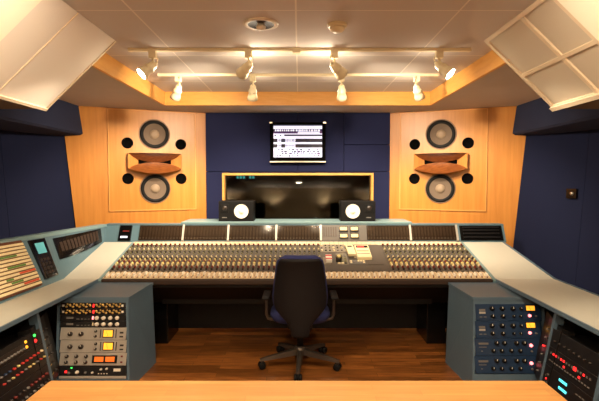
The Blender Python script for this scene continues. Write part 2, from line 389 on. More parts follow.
# ------------------------------------------------------------------ main monitors flush in the wooden walls
def main_monitor(sg, label):
    K0, K1 = .216, .89; Lw = wall_frame(sg)[3]; kc = (K0+K1)/2
    o, d, n, L = wall_frame(sg)
    base = o+d*(kc*L)+V((0, 0, 1.14))
    r = thing('wall_monitor_speaker', label, 'speaker', base, 'big loudspeakers built into the wooden walls')
    def P(u, z, off=0): return o+d*(kc*L+u)+n*off+V((0, 0, z))       # u metres from panel's centre
    hw = (K1-K0)*L/2
    RI = Matrix.Identity(4)
    X = d; 
    def fbox(mb, u0, u1, z0, z1, o0, o1):
        mb.hexa([P(u0, z0, o1), P(u1, z0, o1), P(u1, z0, o0), P(u0, z0, o0), P(u0, z1, o1), P(u1, z1, o1), P(u1, z1, o0), P(u0, z1, o0)])
    mb = MB(); fbox(mb, -hw, hw, 1.155, 2.285, 0, .012); build('baffle', mb, 'baffle_wood', r)
    mb = MB()
    for a in ((-hw-.006, -hw+.004, 1.149, 2.29), (hw-.004, hw+.006, 1.149, 2.29), (-hw, hw, 1.149, 1.159), (-hw, hw, 2.281, 2.291)): fbox(mb, *a, 0, .016)
    build('edge_inlay', mb, 'groove', r)
    F = .013
    c = (.563-kc)*L
    for z in (2.022, 1.400):
        mb = MB(); mb.rings([(.172, 0), (.172, .008), (.166, .010), (.158, .009), (.156, .004)], P(c, z, F-.002), n, 40, caps=False)
        w = build('woofer', mb, 'woofer_ring', r)
        mb = MB(); mb.rings([(.160, .010), (.150, .020), (.132, .020), (.118, .010)], P(c, z, F-.002), n, 40, caps=False)
        build('rubber_surround', mb, 'rubber', w)
        mb = MB(); mb.rings([(.121, .013), (.10, .008), (.052, .004)], P(c, z, F), n, 40, caps=False); build('cone', mb, 'cone_grey', w)
        mb = MB(); mb.rings([(.054, .003), (.048, .016), (.03, .026), (.0, .031)], P(c, z, F), n, 28, caps=False); build('dust_cap', mb, 'cone_cap', w)
    for u in (-.292, .292):
        for z in (1.915, 1.515):
            mb = MB(); mb.rings([(.062, 0), (.062, .006), (.056, .006), (.055, .001), (0, .001)], P(c+u, z, F-.001), n, 28)
            build('bass_port', mb, 'void', r)
    # horn: side cheeks, upper and lower curved petals, dark throat
    HW, zc = .29, 1.695
    mb = MB(); fbox(mb, c-HW*.62, c+HW*.62, zc-.012, zc+.035, F-.002, F+.002); h = build('horn', mb, 'void', r)
    for s in (-1, 1):
        mb = MB()
        mb.hexa([P(c+s*HW, zc-.075, F+.075), P(c+s*HW*.62, zc-.03, F+.004), P(c+s*HW*.62, zc-.03, F-.002), P(c+s*HW, zc-.075, F-.002),
                 P(c+s*HW, zc+.105, F+.075), P(c+s*HW*.62, zc+.05, F+.004), P(c+s*HW*.62, zc+.05, F-.002), P(c+s*HW, zc+.105, F-.002)])
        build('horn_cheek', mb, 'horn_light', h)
    def petal(zl, zt, sag, sgn):
        mb = MB()
        def f(u, v):
            x = (u-.5)*2; e = max(0, 1-x*x)
            lip = P(c+x*HW*1.0, zc+zl+sag*e, F+.075+.085*e**.8)
            th = P(c+x*HW*.98, zc+zl+(zt-zl)*e**.75, F+.075-.06*e**.6)
            p = lip.lerp(th, v); p += V((0, 0, sgn*.02*e*math.sin(v*PI)))
            return p
        mb.grid(f, 24, 8)
        def g(u, v):
            x = (u-.5)*2; e = max(0, 1-x*x)
            lip = P(c+x*HW*1.0, zc+zl+sag*e, F+.075+.085*e**.8)
            bk = P(c+x*HW, zc+zl+sag*.3*e-sgn*.012, F-.002)
            return lip.lerp(bk, v)
        mb.grid(g, 24, 3); return mb
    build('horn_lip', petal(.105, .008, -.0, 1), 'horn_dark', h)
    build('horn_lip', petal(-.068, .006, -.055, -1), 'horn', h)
    return r
main_monitor(-1, 'big two-woofer speaker with a wooden horn in the wall left of the window')
main_monitor(1, 'big two-woofer speaker with a wooden horn in the wall right of the window')

# ------------------------------------------------------------------ wall screen
ZC, SW, SH = 1.942, .655, .48
sy = YF-.03
scr = thing('wall_monitor', 'black-framed flat screen showing white editing windows on the navy wall', 'monitor', (-.0, sy, ZC-.245))
mb = MB(); mb.bbox(-SW/2, SW/2, sy-.075, sy-.02, ZC-.243, ZC+.235, .006); mb.box(-.15, .15, sy-.02, sy, ZC-.12, ZC+.12); build('housing', mb, 'void', scr)
mb = MB(); mb.bbox(-SW/2-.004, SW/2+.004, sy-.085, sy-.02, ZC-.237, ZC-.218, .004); build('silver_rail', mb, 'metal', scr)
mb = MB(); mb.box(-SW/2-.004, -SW/2+.03, sy-.082, sy-.04, ZC+.222, ZC+.238); mb.box(SW/2-.03, SW/2+.004, sy-.082, sy-.04, ZC+.222, ZC+.238)
build('corner_cap', mb, 'metal', scr)
sx0, sx1, sz0, sz1 = -.285, .285, ZC-.175, ZC+.20
mb = MB(); mb.box(sx0, sx1, sy-.078, sy-.07, sz0, sz1); sc_ = build('screen', mb, 'e_screen', scr)
mb = MB(); Wd, Hd = sx1-sx0, sz1-sz0
def sr(x0, x1, y0, y1, mi): mb.m(mi).box(sx0+x0*Wd, sx0+x1*Wd, sy-.0795, sy-.077, sz1-y1*Hd, sz1-y0*Hd)
sr(0, 1, .0, .03, 2); sr(.0, 1, .12, .20, 0); sr(.0, .5, .20, .26, 1); sr(.02, 1, .515, .53, 2); sr(.02, .46, .13, .155, 1); sr(.02, .46, .22, .25, 1); sr(.95, 1, .13, .26, 1)
x = .03
while x < .92:
    w_ = random.uniform(.02, .05); mb.m(4).box(sx0+x*Wd, sx0+(x+w_)*Wd, sy-.081, sy-.077, sz1-.19*Hd, sz1-.135*Hd); x += w_+random.uniform(.01, .03)
for x in (.5, .58, .66, .74, .82, .9): sr(x, x+.035, .14, .15, 2); sr(x, x+.05, .235, .245, 1)
sr(.22, 1, .29, .34, 0); sr(0.02, .05, .3, .34, 0); sr(.13, .16, .3, .34, 0)
for y in (.42, .59):
    sr(.45, 1, y, y+.11, 0); sr(0, .08, y, y+.11, 0); sr(.16, .24, y, y+.11, 0)
    x = .09
    while x < .44:
        h = random.uniform(.01, .045); sr(x, x+.008, y+.045-h, y+.045+h, random.choice((0, 2))); x += .013
for row, y in enumerate((.74, .80, .86, .93)):
    x = .03
    while x < .97:
        w_ = random.uniform(.012, .06)
        if random.random() < .85: sr(x, x+w_, y, y+random.uniform(.03, .055), random.choice((0, 1, 0, 3, 0)))
        x += w_+random.uniform(.015, .05)
build('screen_image', mb, ['s_dark', 's_plum', 's_grey', 's_cyan', 'e_screen'], sc_)

# ------------------------------------------------------------------ track lights
def track(y, x0, x1, label):
    r = thing('lighting_track', label, 'light track', (0, y, ZT), 'lighting tracks on the ceiling')
    mb = MB().box(x0, x1, y-.017, y+.017, ZT-.02, ZT-.0005); build('rail', mb, 'lamp', r)
    mb = MB(); mb.box(x0-.02, x0, y-.018, y+.018, ZT-.022, ZT-.0005); mb.box(x1, x1+.02, y-.018, y+.018, ZT-.022, ZT-.0005); build('end_cap', mb, 'lamp', r)
    if y < 3.5:
        mb = MB().bbox(-.03, .03, y-.03, y+.03, ZT-.035, ZT-.0005, .004); build('power_feed', mb, 'lamp', r)
track(3.25, -1.17, 1.21, 'long cream lighting track on the ceiling nearer the downlight and smoke detector')
track(4.02, -1.2, 1.22, 'cream lighting track on the ceiling nearer the wooden beam')
def spot(x, y, dr, label, power, leak, cone=95, lit=False, sub=0):
    d = V(dr).normalized()
    r = thing('track_spotlight', label, 'spotlight', (x, y, ZT-.02), 'cream spotlights on the ceiling tracks')
    z0 = ZT-.02
    mb = MB().bbox(x-.026, x+.026, y-.02, y+.02, z0-.05, z0, .004); build('track_adapter', mb, 'lamp', r)
    piv = V((x, y, z0-.10))
    mb = MB().tube([(x, y, z0-.05), (x+.004, y, z0-.08), (x-.004, y, z0-.09), piv], .008); 
    side = d.cross(V((0, 0, 1))).normalized()
    build('stem', mb, 'lamp', r)
    c = piv+d*.02-V((0, 0, .0))
    mb = MB(); mb.rings([(.0, -.045), (.020, -.043), (.028, -.03), (.030, .0), (.036, .004), (.038, .02), (.034, .026), (.036, .04), (.044, .065), (.047, .09), (.043, .09), (.040, .078)], c, d, 24, caps=False)
    h = build('lamp_head', mb, 'lamp', r)
    mb = MB().cyl(c-d*.04, c-d*.06, .012, .008); build('cord_grip', mb, 'lamp', h)
    mb = MB().tube([c-d*.058, c-d*.07+V((0, 0, .02)), c-d*.06+V((0, -.01, .06)), (x, y, z0-.05)], .0035); build('lamp_cord', mb, 'lamp', r)
    mb = MB(); mb.rings([(.040, .080), (.03, .088), (0, .092)], c, d, 20, caps=False); build('bulb', mb, 'bulb', h)
    l = bpy.data.lights.new('spot_beam', 'SPOT'); l.energy = power; l.color = WARM; l.spot_size = math.radians(cone); l.spot_blend = .7; l.shadow_soft_size = .04
    lo = bpy.data.objects.new('spot_beam', l); COL.objects.link(lo); lo.parent = r
    lo.location = c+d*.105-V(r.location); lo.rotation_euler = d.to_track_quat('-Z', 'Y').to_euler()
    # light that leaves the open neck of the lamp
    l = bpy.data.lights.new('neck_glow', 'POINT'); l.energy = leak; l.color = WARM; l.shadow_soft_size = .03
    lo = bpy.data.objects.new('neck_glow', l); COL.objects.link(lo); lo.parent = r
    lo.location = piv+V((.05 if x < 0 else -.05, .07, -.02))-V(r.location)
WARM = (1, .83, .61)
PW, LK = 85, 3.6
spot(-1.02, 3.25, (-.62, -.45, -.66), 'cream track spotlight aimed at the plain cloud side, lit bulb showing', 40, LK*.2, 62)
spot(-.34, 3.25, (-.6, .75, -.4), 'cream spotlight on the long track just under the round downlight', PW, LK)
spot(.265, 3.25, (.6, .75, -.4), 'cream spotlight on the long track just under the smoke detector', PW, LK)
spot(1.01, 3.25, (.62, -.45, -.66), 'cream track spotlight aimed at the grilled cloud side, lit bulb showing', 40, LK*.2, 62)
spot(-1.045, 4.02, (-.45, .55, -.8), 'cream spotlight at the left end of the shorter track by the beam', PW, LK*.25)
spot(-.39, 4.02, (-.1, .6, -.8), 'cream spotlight against the wooden beam, above the screen\'s left side', PW, LK*.25)
spot(.39, 4.02, (.1, .6, -.8), 'cream spotlight against the wooden beam, above the screen\'s right side', PW, LK*.25)
spot(1.05, 4.02, (.45, .55, -.8), 'cream spotlight at the right end of the shorter track by the beam', PW, LK*.25)

UPW = 62
track(1.55, -.9, .9, 'added unseen lighting track above the wooden table')  # third track and its two spotlights, added out of view to brighten the clouds
spot(-.55, 1.55, (-.85, .30, -.12), 'added unseen spotlight above the table, brightening the plain cloud', 26, .3, 100)
spot(.55, 1.55, (.85, .30, -.12), 'added unseen spotlight above the table, brightening the grilled cloud', 20, .3, 100)
# downlight and smoke detector
r = thing('ceiling_downlight', 'round recessed chrome downlight in the ceiling tiles, unlit', 'downlight', (-.21, 2.74, ZT))
mb = MB(); mb.rings([(.105, 0), (.105, .006), (.09, .010), (.078, .008)], (-.21, 2.74, ZT), (0, 0, -1), 36, caps=False); build('trim_ring', mb, 'white', r)
mb = MB(); mb.rings([(.078, .008), (.06, .003), (.045, .001), (0, .001)], (-.21, 2.74, ZT), (0, 0, -1), 36, caps=False); build('reflector', mb, 'darkbrown', r)
mb = MB(); mb.rings([(.02, 0), (.03, .02), (.024, .035), (0, .04)], (-.21, 2.74, ZT), (0, 0, -1), 20); build('bulb', mb, 'white', r)
r = thing('smoke_detector', 'small round cream smoke detector on the ceiling', 'smoke detector', (.245, 2.75, ZT))
mb = MB(); mb.rings([(.058, 0), (.060, .012), (.054, .02)], (.245, 2.75, ZT), (0, 0, -1), 28); build('base', mb, 'lamp', r)
mb = MB(); mb.rings([(.046, .02), (.044, .034), (.03, .046), (0, .05)], (.245, 2.75, ZT), (0, 0, -1), 28); build('sensor_head', mb, 'lamp', r)
# downlights added out of view as fill light for the room
for i, (x, y, p) in enumerate(((-.75, 1.75, 22), (.75, 1.75, 22), (-.75, .0, 22), (.75, .0, 22), (0, -1.3, 22))):
    r = thing('fill_downlight', 'added fill downlight in the ceiling, out of view', 'downlight', (x, y, ZT), 'added fill downlights out of view')
    mb = MB(); mb.rings([(.105, 0), (.105, .006), (.09, .010), (.082, .008)], (x, y, ZT), (0, 0, -1), 30, caps=False); build('trim_ring', mb, 'white', r)
    mb = MB(); mb.rings([(.082, .006), (0, .006)], (x, y, ZT), (0, 0, -1), 30, caps=False); build('diffuser', mb, 'fill_glow', r)
    l = bpy.data.lights.new('fill_down_beam', 'AREA'); l.shape = 'DISK'; l.size = .16; l.energy = p; l.color = (1, .80, .55)
    lo = bpy.data.objects.new('fill_down_beam', l); COL.objects.link(lo); lo.parent = r; lo.location = (0, 0, -.02)

for x, y in ((-2.2, YB+.12), (-.75, YB+.12), (.75, YB+.12), (2.2, YB+.12)):  # uplights added on the unseen back wall to lift the ceiling light
    r = thing('fill_uplight', 'half-round uplight added as fill on the unseen back wall', 'fill light', (x, YB, 1.75), 'added fill uplights on the unseen back wall')
    mb = MB(); mb.rings([(.03, 0), (.10, .05), (.13, .11), (.125, .11), (.09, .05)], (x, y, 1.75), (0, 0, 1), 24, caps=False); mb.box(x-.03, x+.03, YB, y, 1.75, 1.79); build('shade', mb, 'white', r)
    mb = MB(); mb.rings([(.0, .05), (.03, .06), (.03, .09), (0, .1)], (x, y, 1.75), (0, 0, 1), 16); build('bulb', mb, 'fill_glow', r)
    l = bpy.data.lights.new('fill_up_beam', 'SPOT'); l.energy = UPW; l.color = (1, .84, .62); l.spot_size = math.radians(150); l.spot_blend = .6; l.shadow_soft_size = .08
    lo = bpy.data.objects.new('fill_up_beam', l); COL.objects.link(lo); lo.parent = r; lo.location = (0, y-YB, .13); lo.rotation_euler = (PI-.25, 0, 0)

# ------------------------------------------------------------------ mixing console
CW = 1.636
YC0, ZC0, YC1, ZC1 = 3.77, .67, 4.52, .877        # front / back of the control surface
def zt(Y): return ZC0 if Y < YC0 else ZC0+(Y-YC0)*(ZC1-ZC0)/(YC1-YC0)
con = thing('mixing_console', 'long large-format mixing console with rows of knobs and a meter bridge', 'mixing console', (0, 4.1, 0))
SD = V((0, YC1-YC0, ZC1-ZC0)); SL = SD.length; SD.normalize(); SN = V((0, -SD.z, SD.y))
def CP(x, v, off=0):     # v: 0 front .. 1 back
    return V((x, YC0, ZC0))+SD*(v*SL)+SN*off
def cbox(mb, x0, x1, v0, v1, o0, o1):
    mb.hexa([CP(x0, v0, o0), CP(x1, v0, o0), CP(x1, v1, o0), CP(x0, v1, o0), CP(x0, v0, o1), CP(x1, v0, o1), CP(x1, v1, o1), CP(x0, v1, o1)])
# body
mb = MB().prism([(YC0-.02, .655), (YC0-.015, .60), (YC0+.04, .585), (4.02, .40), (4.60, .40), (4.64, 1.02), (4.60, 1.03), (YC1+.005, ZC1-.02)], 0, -CW, CW)
build('body', mb, 'black', con)
mb = MB().bbox(-CW, CW, YC0-.035, YC0+.005, .625, .672, .01); build('front_rail', mb, 'darkbrown', con)
for s in (-1, 1):
    mb = MB(); mb.prism([(YC0-.035, .66), (YC0-.02, .62), (YC1+.01, .85), (YC1+.01, ZC1+.004), (YC0-.03, ZC0+.004)], 0, s*(CW+.001), s*(CW+.024))
    build('side_trim', mb, 'teal_light', con)
for s in (-1, 1):
    mb = MB(); mb.bbox(s*1.27-.085, s*1.27+.085, 4.08, 4.45, .0, .41, .006)
    build('pedestal', mb, 'blackgloss', con)
mb = MB().box(-1.55, 1.55, 4.46, 4.49, .02, .41); build('modesty_panel', mb, 'black', con)
mb = MB().bbox(-1.2, 1.2, 3.97, 4.0, .40, .52, .004); build('knee_panel', mb, 'black', con)
# bridge: slanted face between the surface's back and the ledge
def BP(x, v, off=0):
    a = V((x, YC1+.005, ZC1)); b = V((x, YC1+.085, 1.045)); d = (b-a).normalized(); n = V((0, -d.z, d.y))
    return a.lerp(b, v)+n*off
def bb(mb, x0, x1, v0, v1, o0, o1):
    mb.hexa([BP(x0, v0, o0), BP(x1, v0, o0), BP(x1, v1, o0), BP(x0, v1, o0), BP(x0, v0, o1), BP(x1, v0, o1), BP(x1, v1, o1), BP(x0, v1, o1)])
BL, BR = -1.965, 2.10
mb = MB(); bb(mb, BL, BR, 0, 1, -.04, 0); mb.prism([(4.60, 1.03), (4.60, 1.05), (4.72, 1.05), (4.72, .86), (4.62, .86)], 0, BL, BR)
mb.box(BL, -CW, 4.62, 4.72, 0, .86); mb.box(CW, BR, 4.62, 4.72, 0, .86)
br = build('bridge_frame', mb, 'teal', con)
mb = MB().bbox(-1.19, 1.17, 4.60, 4.98, 1.052, 1.072, .004); build('speaker_shelf', mb, 'teal_light', con)
edges = [(-1.60, -1.165), (-1.145, -.71), (-.69, -.225), (-.205, .225), (.70, 1.13), (1.15, 1.60)]
def meter_bay(x0, x1, nb):
    mb = MB(); bb(mb, x0, x1, .10, .93, 0, .006); p = build('meter_bay', mb, 'darkbrown', con)
    mb = MB(); n = nb; w = (x1-x0)/n
    for i in range(n):
        xa = x0+w*(i+.22); mb.m(0); bb(mb, xa, xa+w*.5, .34, .84, .006, .009)
        mb.m(1); bb(mb, xa+w*.05, xa+w*.4, .17, .25, .006, .012)
    q = build('bargraph', mb, ['meter_bar', 'k_grey'], p); q['kind'] = 'stuff'
    mb = MB(); bb(mb, x0, x1, .10, .93, .016, .018); build('cover_glass', mb, 'meter_glass', p)
    mb = MB(); bb(mb, x1, x1+.02, .06, .96, 0, .02); build('divider', mb, 'silver', p)
for a, b in edges: meter_bay(a, b, 14)
mb = MB(); bb(mb, .245, .70, .06, .96, 0, .006); mv = build('master_meter_panel', mb, 'panel_dark', con)
mb = MB()
for i in range(6): bb(mb, .262+i*.024, .274+i*.024, .3, .85, .006, .009)
build('bargraph', mb, 'meter_bar', mv)
for u in (.465, .575):
    for v0 in (.22, .62):
        mb = MB(); bb(mb, u-.045, u+.045, v0-.03, v0+.24, .006, .022); q = build('vu_meter', mb, 'k_dark', con)
        mb = MB(); bb(mb, u-.034, u+.034, v0+.02, v0+.18, .022, .024); build('dial_face', mb, 'e_yellow', q)
mb = MB(); bb(mb, -1.80, -1.68, .06, .92, .0, .02); q = build('corner_display', mb, 'blackgloss', con)
mb = MB(); bb(mb, -1.78, -1.71, .2, .3, .02, .022); build('display_text', mb, 'e_screen', q)
mb = MB(); bb(mb, -1.765, -1.70, .55, .62, .02, .022); build('display_bar', mb, 'k_red', q)
mb = MB(); bb(mb, 1.645, 2.07, .08, .92, .0, .01); q = build('slot_panel', mb, 'blackgloss', con)
mb = MB()
for v0 in (.22, .42, .62, .78): bb(mb, 1.675, 2.04, v0, v0+.07, .01, .02)
build('slot', mb, 'rack_black', q)

# channel strips
NC = 72; pitch = 2*CW/NC
MX0, MX1 = .205, .80
chx = [-CW+pitch*(i+.5) for i in range(NC)]
strip0 = None; cap0 = None; knob0 = None
def knob(mb, x, v, r, h, mi, seg=6):
    mb.m(mi); c = CP(x, v, 0); mb.rings([(r, 0), (r*.82, h)], c, SN, seg, smooth=False)
rows = [  # v, colour index, radius, height (back to front)
    (.965, 2, .008, .010), (.925, 2, .010, .014), (.885, 0, .0115, .022), (.845, 5, .0115, .018), (.80, 1, .011, .020),
    (.755, 2, .0085, .020), (.71, 1, .0115, .020), (.665, 5, .0115, .020), (.62, 1, .0105, .020), (.575, 4, .0115, .018),
    (.53, 2, .0085, .020), (.485, 5, .012, .022), (.44, 3, .010, .024), (.395, 0, .0115, .022), (.30, 2, .010, .024), (.255, 0, .0115, .022), (.21, 5, .011, .02)]
kmats = ['k_red', 'k_olive', 'k_cream', 'k_yellow', 'k_grey', 'k_dark']
stuff = MB()
for i, x in enumerate(chx):
    master = MX0 < x < MX1
    if strip0 is None:
        mb = MB(); w = pitch*.47; ox = x
        mb.m(0); cbox(mb, x-w, x+w, .16, .90, .0, .004); mb.m(1); cbox(mb, x-w, x+w, .90, 1.0, .0, .004)
        mb.m(2); cbox(mb, x-w, x+w, .0, .16, .0, .004); mb.m(3); cbox(mb, x-.003, x+.003, .03, .15, .004, .005)
        strip0 = build('channel_strip', mb, ['panel_dark', 'panel_cream', 'panel_cream', 'k_dark'], con)
        mb = MB(); c = CP(x, .10, .006); mb.m(0)
        a = [CP(x-.009, .045, .004), CP(x+.009, .045, .004), CP(x+.009, .10, .004), CP(x-.009, .10, .004), CP(x-.008, .055, .02), CP(x+.008, .055, .02), CP(x+.008, .09, .02), CP(x-.008, .09, .02)]
        mb.hexa(a); cap0 = build('fader_cap', mb, 'k_white', strip0)
        mb = MB(); mb.rings([(.013, .004), (.011, .026), (0, .028)], CP(x, .34, 0), SN, 10)
        knob0 = build('rotary_knob', mb, 'k_yellow', strip0)
        strip0_x = x
    else:
        s = strip0.copy(); COL.objects.link(s); s.parent = con; s.location = strip0.location+V((x-strip0_x, 0, 0))
        c = cap0.copy(); COL.objects.link(c); c.parent = s; c.location = cap0.location + SD*(random.choice((0, 0, 0, .01, .03)))
        if not master: k = knob0.copy(); COL.objects.link(k); k.parent = s
    for (v, ci, r, h) in rows:
        if master and v < .93: continue
        knob(stuff, x+random.uniform(-.001, .001), v, r, h, ci)
    stuff.m(5); cbox(stuff, x-.012, x+.012, .155, .163, .004, .010)
    stuff.m(0); cbox(stuff, x-.012, x-.004, .015, .03, .004, .010)
    stuff.m(2); cbox(stuff, x+.002, x+.012, .015, .03, .004, .010)
k = build('small_knobs_and_buttons', stuff, kmats, con); k['kind'] = 'stuff'
# master section in the middle-right
mb = MB(); cbox(mb, MX0+.01, MX1-.01, .17, .90, .004, .007); ms = build('master_section', mb, 'panel_dark', con)
for (x0, x1, v0, v1, m_) in ((.235, .30, .33, .52, 'panel'), (.36, .46, .32, .62, 'panel'), (.47, .62, .34, .44, 'k_grey'), (.47, .62, .48, .58, 'k_grey'), (.63, .77, .32, .72, 'panel_dark'), (.22, .50, .66, .88, 'panel')):
    mb = MB(); cbox(mb, x0, x1, v0, v1, .007, .011); build('button_bank', mb, m_, con)
mb = MB()
for i in range(7):
    for v in (.70, .78, .85): knob(mb, .235+i*.038, v, .010, .022, random.choice((0, 1, 2, 3)))
for i in range(6):
    for v in (.37, .41, .51, .55): mb.m(random.choice((1, 3))); cbox(mb, .478+i*.023, .495+i*.023, v-.012, v+.012, .011, .015)
for i in range(3):
    for j in range(6): mb.m(random.choice((0, 1, 2, 3))); cbox(mb, .366+i*.03, .388+i*.03, .34+j*.045, .365+j*.045, .011, .016)
k = build('master_knobs_and_buttons', mb, ['k_dark', 'k_cream', 'k_olive', 'k_grey'], con); k['kind'] = 'stuff'

# loose things lying on the console
def on_console(name, label, cat, x, v, w, l, h, m_, group=None, off=.011, rotz=0):
    r = thing(name, label, cat, CP(x, v, off), group); R = Matrix.Rotation(math.atan2(SD.z, SD.y), 4, 'X') @ Matrix.Rotation(rotz, 4, 'Z')
    r.rotation_euler = R.to_euler()
    return r
def lb(r, nm, m_, *a, rad=.003):
    mb = MB().bbox(*a, rad); return build(nm, mb, m_, r, world=False)
r = on_console('remote_control', 'larger cream remote with a red display lying on the console', 'remote control', .615, .56, 0, 0, 0, 0, off=.012)
lb(r, 'case', 'k_cream', -.066, .066, -.10, .17, 0, .03); lb(r, 'display', 'blackgloss', -.056, .056, .11, .155, .028, .032, rad=.001)
lb(r, 'red_digits', 'e_red', -.04, .02, .122, .142, .031, .0335, rad=.0005); lb(r, 'button_row', 'k_red', -.06, .055, .03, .04, .029, .033, rad=.001); lb(r, 'lower_button_row', 'k_grey', -.06, .055, -.03, -.02, .029, .033, rad=.001)
r = on_console('remote_control', 'smaller cream handset beside the remote with the red display', 'remote control', .50, .60, 0, 0, 0, 0, off=.03, rotz=.05)
lb(r, 'case', 'k_cream', -.036, .036, -.09, .12, 0, .026); lb(r, 'display', 'k_dark', -.022, .022, .06, .095, .024, .028, rad=.001)
r = on_console('carton_box', 'red and white patterned box standing on the console\'s centre', 'box', .285, .42, 0, 0, 0, 0, off=.012)
lb(r, 'carton', 'k_white', -.028, .028, -.05, .06, 0, .035); lb(r, 'red_band', 'tape_red', -.0285, .0285, .02, .05, .002, .0357, rad=.001); lb(r, 'lower_band', 'tape_red', -.0285, .0285, -.04, -.015, .002, .0357, rad=.001)
r = on_console('small_pot', 'small amber topped dark pot beside the patterned box on the console', 'pot', .375, .40, 0, 0, 0, 0, off=.012)
mb = MB().rings([(.026, 0), (.026, .045), (.0, .045)], (0, 0, 0), (0, 0, 1), 20); build('pot', mb, 'k_dark', r, world=False)
mb = MB().rings([(.022, .045), (.016, .06), (0, .06)], (0, 0, 0), (0, 0, 1), 20); build('lid', mb, 'k_yellow', r, world=False)

# ------------------------------------------------------------------ near-field speakers on the shelf
def nearfield(x, sg, label):
    w, h, dp = .36, .21, .20; y = 4.66; z = 1.072
    r = thing('bookshelf_speaker', label, 'speaker', (x, y+dp/2, z), 'black near-field speakers on the console shelf')
    mb = MB().bbox(x-w/2, x+w/2, y, y+dp, z, z+h, .004); build('cabinet', mb, 'rubber', r)
    cx = x+sg*.055; cz = z+h/2
    mb = MB().rings([(.082, 0), (.080, .006), (.074, .007)], (cx, y, cz), (0, -1, 0), 32, caps=False); build('woofer_ring', mb, 'rubber', r)
    mb = MB().rings([(.074, .005), (.05, .003), (.028, .002)], (cx, y, cz), (0, -1, 0), 32, caps=False); c = build('woofer_cone', mb, 'cone_white', r)
    mb = MB().rings([(.03, .002), (.024, .010), (0, .014)], (cx, y, cz), (0, -1, 0), 24, caps=False); build('dust_cap', mb, 'cone_white', c)
    tx = x-sg*.115
    mb = MB().bbox(tx-.042, tx+.042, y-.006, y+.002, z+.095, z+.18, .003); t = build('tweeter', mb, 'rubber', r)
    mb = MB().rings([(.026, .006), (.02, .012), (0, .015)], (tx, y, z+.137), (0, -1, 0), 20, caps=False); build('tweeter_dome', mb, 'k_dark', t)
    mb = MB().box(tx-.03, tx+.02, y-.002, y+.001, z+.035, z+.045); build('name_badge', mb, 'k_grey', r)
nearfield(-.635, 1, 'black near-field speaker with white cone at the left end of the window')
nearfield(.625, -1, 'black near-field speaker with white cone at the right end of the window')

# ------------------------------------------------------------------ desk wings
def wing(sg, label):
    r = thing('desk_wing', label, 'desk', (sg*1.9, 3.2, 0))
    xi, xo = 1.662, (2.16 if sg > 0 else 2.0)
    xo_b = 2.06 if sg > 0 else 1.94
    Y0, th = 1.9, .02
    mb = MB()
    def q(x0, x1, x2, x3, ya, yb, za, zb, t0, t1):
        mb.hexa([(sg*x0, ya, za-t0), (sg*x1, ya, za-t0), (sg*x2, yb, zb-t0), (sg*x3, yb, zb-t0), (sg*x0, ya, za-t1), (sg*x1, ya, za-t1), (sg*x2, yb, zb-t1), (sg*x3, yb, zb-t1)])
    q(xi, xo, xo, xi, Y0, YC0-.0015, ZC0, ZC0, th, 0); q(xi, xo, xo_b, xi, YC0+.0015, YC1, ZC0, ZC1, th, 0)
    build('desktop', mb, 'laminate', r)
    mb = MB(); q(xi-.004, xi+.01, xi+.01, xi-.004, Y0, YC0, ZC0, ZC0, .022, -.002)
    if sg > 0: q(xo-.005, xo+.015, xo+.015, xo-.005, Y0, YC0, ZC0, ZC0, .04, -.004); q(xo-.005, xo+.015, xo_b+.015, xo_b-.005, YC0, YC1, ZC0, ZC1, .04, -.004)
    build('edge_trim', mb, 'slate', r)
    def RX(z): return 1.60+(z-.10)*.10/.52      # rack face leans
    # posts
    for y in (1.93, 2.41, 2.92):
        mb = MB(); w = .03
        mb.hexa([(sg*(RX(0)), y, 0), (sg*(RX(0)+.06), y, 0), (sg*(RX(0)+.06), y+w, 0), (sg*RX(0), y+w, 0), (sg*RX(.64), y, .64), (sg*(RX(.64)+.06), y, .64), (sg*(RX(.64)+.06), y+w, .64), (sg*RX(.64), y+w, .64)])
        build('rack_post', mb, 'slate', r)
    mb = MB(); mb.prism([(sg*RX(0), 0), (sg*RX(.05), .05), (sg*2.05, .05), (sg*2.05, 0)], 1, 1.92, 2.95)
    mb.prism([(sg*1.76, 0), (sg*1.76, .05), (sg*2.05, .05), (sg*2.05, 0)], 1, 2.951, 3.14)
    build('plinth', mb, 'slate', r)
    mb = MB(); mb.box(sg*2.0, sg*2.05, 1.9, 4.6, 0.0, .64); mb.box(sg*RX(.64), sg*2.0, 1.9, 1.925, 0.05, .64)
    build('outer_panel', mb, 'slate', r)
    mb = MB(); mb.box(sg*(1.95), sg*1.995, 1.96, 3.9, .06, .60); build('back_liner', mb, 'black', r)
    return r
wingL = wing(-1, 'grey-topped teal desk wing carrying the patchbay and small screen')
wingR = wing(1, 'bare grey-topped teal desk wing beneath the grilled cloud')

# left upstand: u along Y (near -> far), v base -> top
def ub(Y): return V((-(1.94+.03*(YC1-Y)), Y, zt(Y)))
def ut(Y): return V((-(1.945+.19*(4.6-Y)), Y+.03, 1.045))
def UP(Y, v, off=0):
    a, b = ub(Y), ut(Y); a2, b2 = ub(Y+.02), ut(Y+.02)
    n = (a2-a).cross(b-a).normalized()
    if n.x < 0: n = -n
    return a.lerp(b, v)+n*off
def upb(mb, y0, y1, v0, v1, o0, o1, v0b=None, v1b=None):
    n = max(1, round((y1-y0)/.04)); v0b = v0 if v0b is None else v0b; v1b = v1 if v1b is None else v1b
    for k in range(n):
        a, b = k/n, (k+1)/n
        upq(mb, y0+(y1-y0)*a, y0+(y1-y0)*b, v0+(v0b-v0)*a, v0+(v0b-v0)*b, v1+(v1b-v1)*a, v1+(v1b-v1)*b, o0, o1)
def upq(mb, y0, y1, v0, w0, v1, w1, o0, o1):
    mb.hexa([UP(y0, v0, o0), UP(y1, w0, o0), UP(y1, w1, o0), UP(y0, v1, o0), UP(y0, v0, o1), UP(y1, w0, o1), UP(y1, w1, o1), UP(y0, v1, o1)])
mb = MB()
ys = [1.9, 2.8, 3.3, 3.77, 4.15, 4.56]
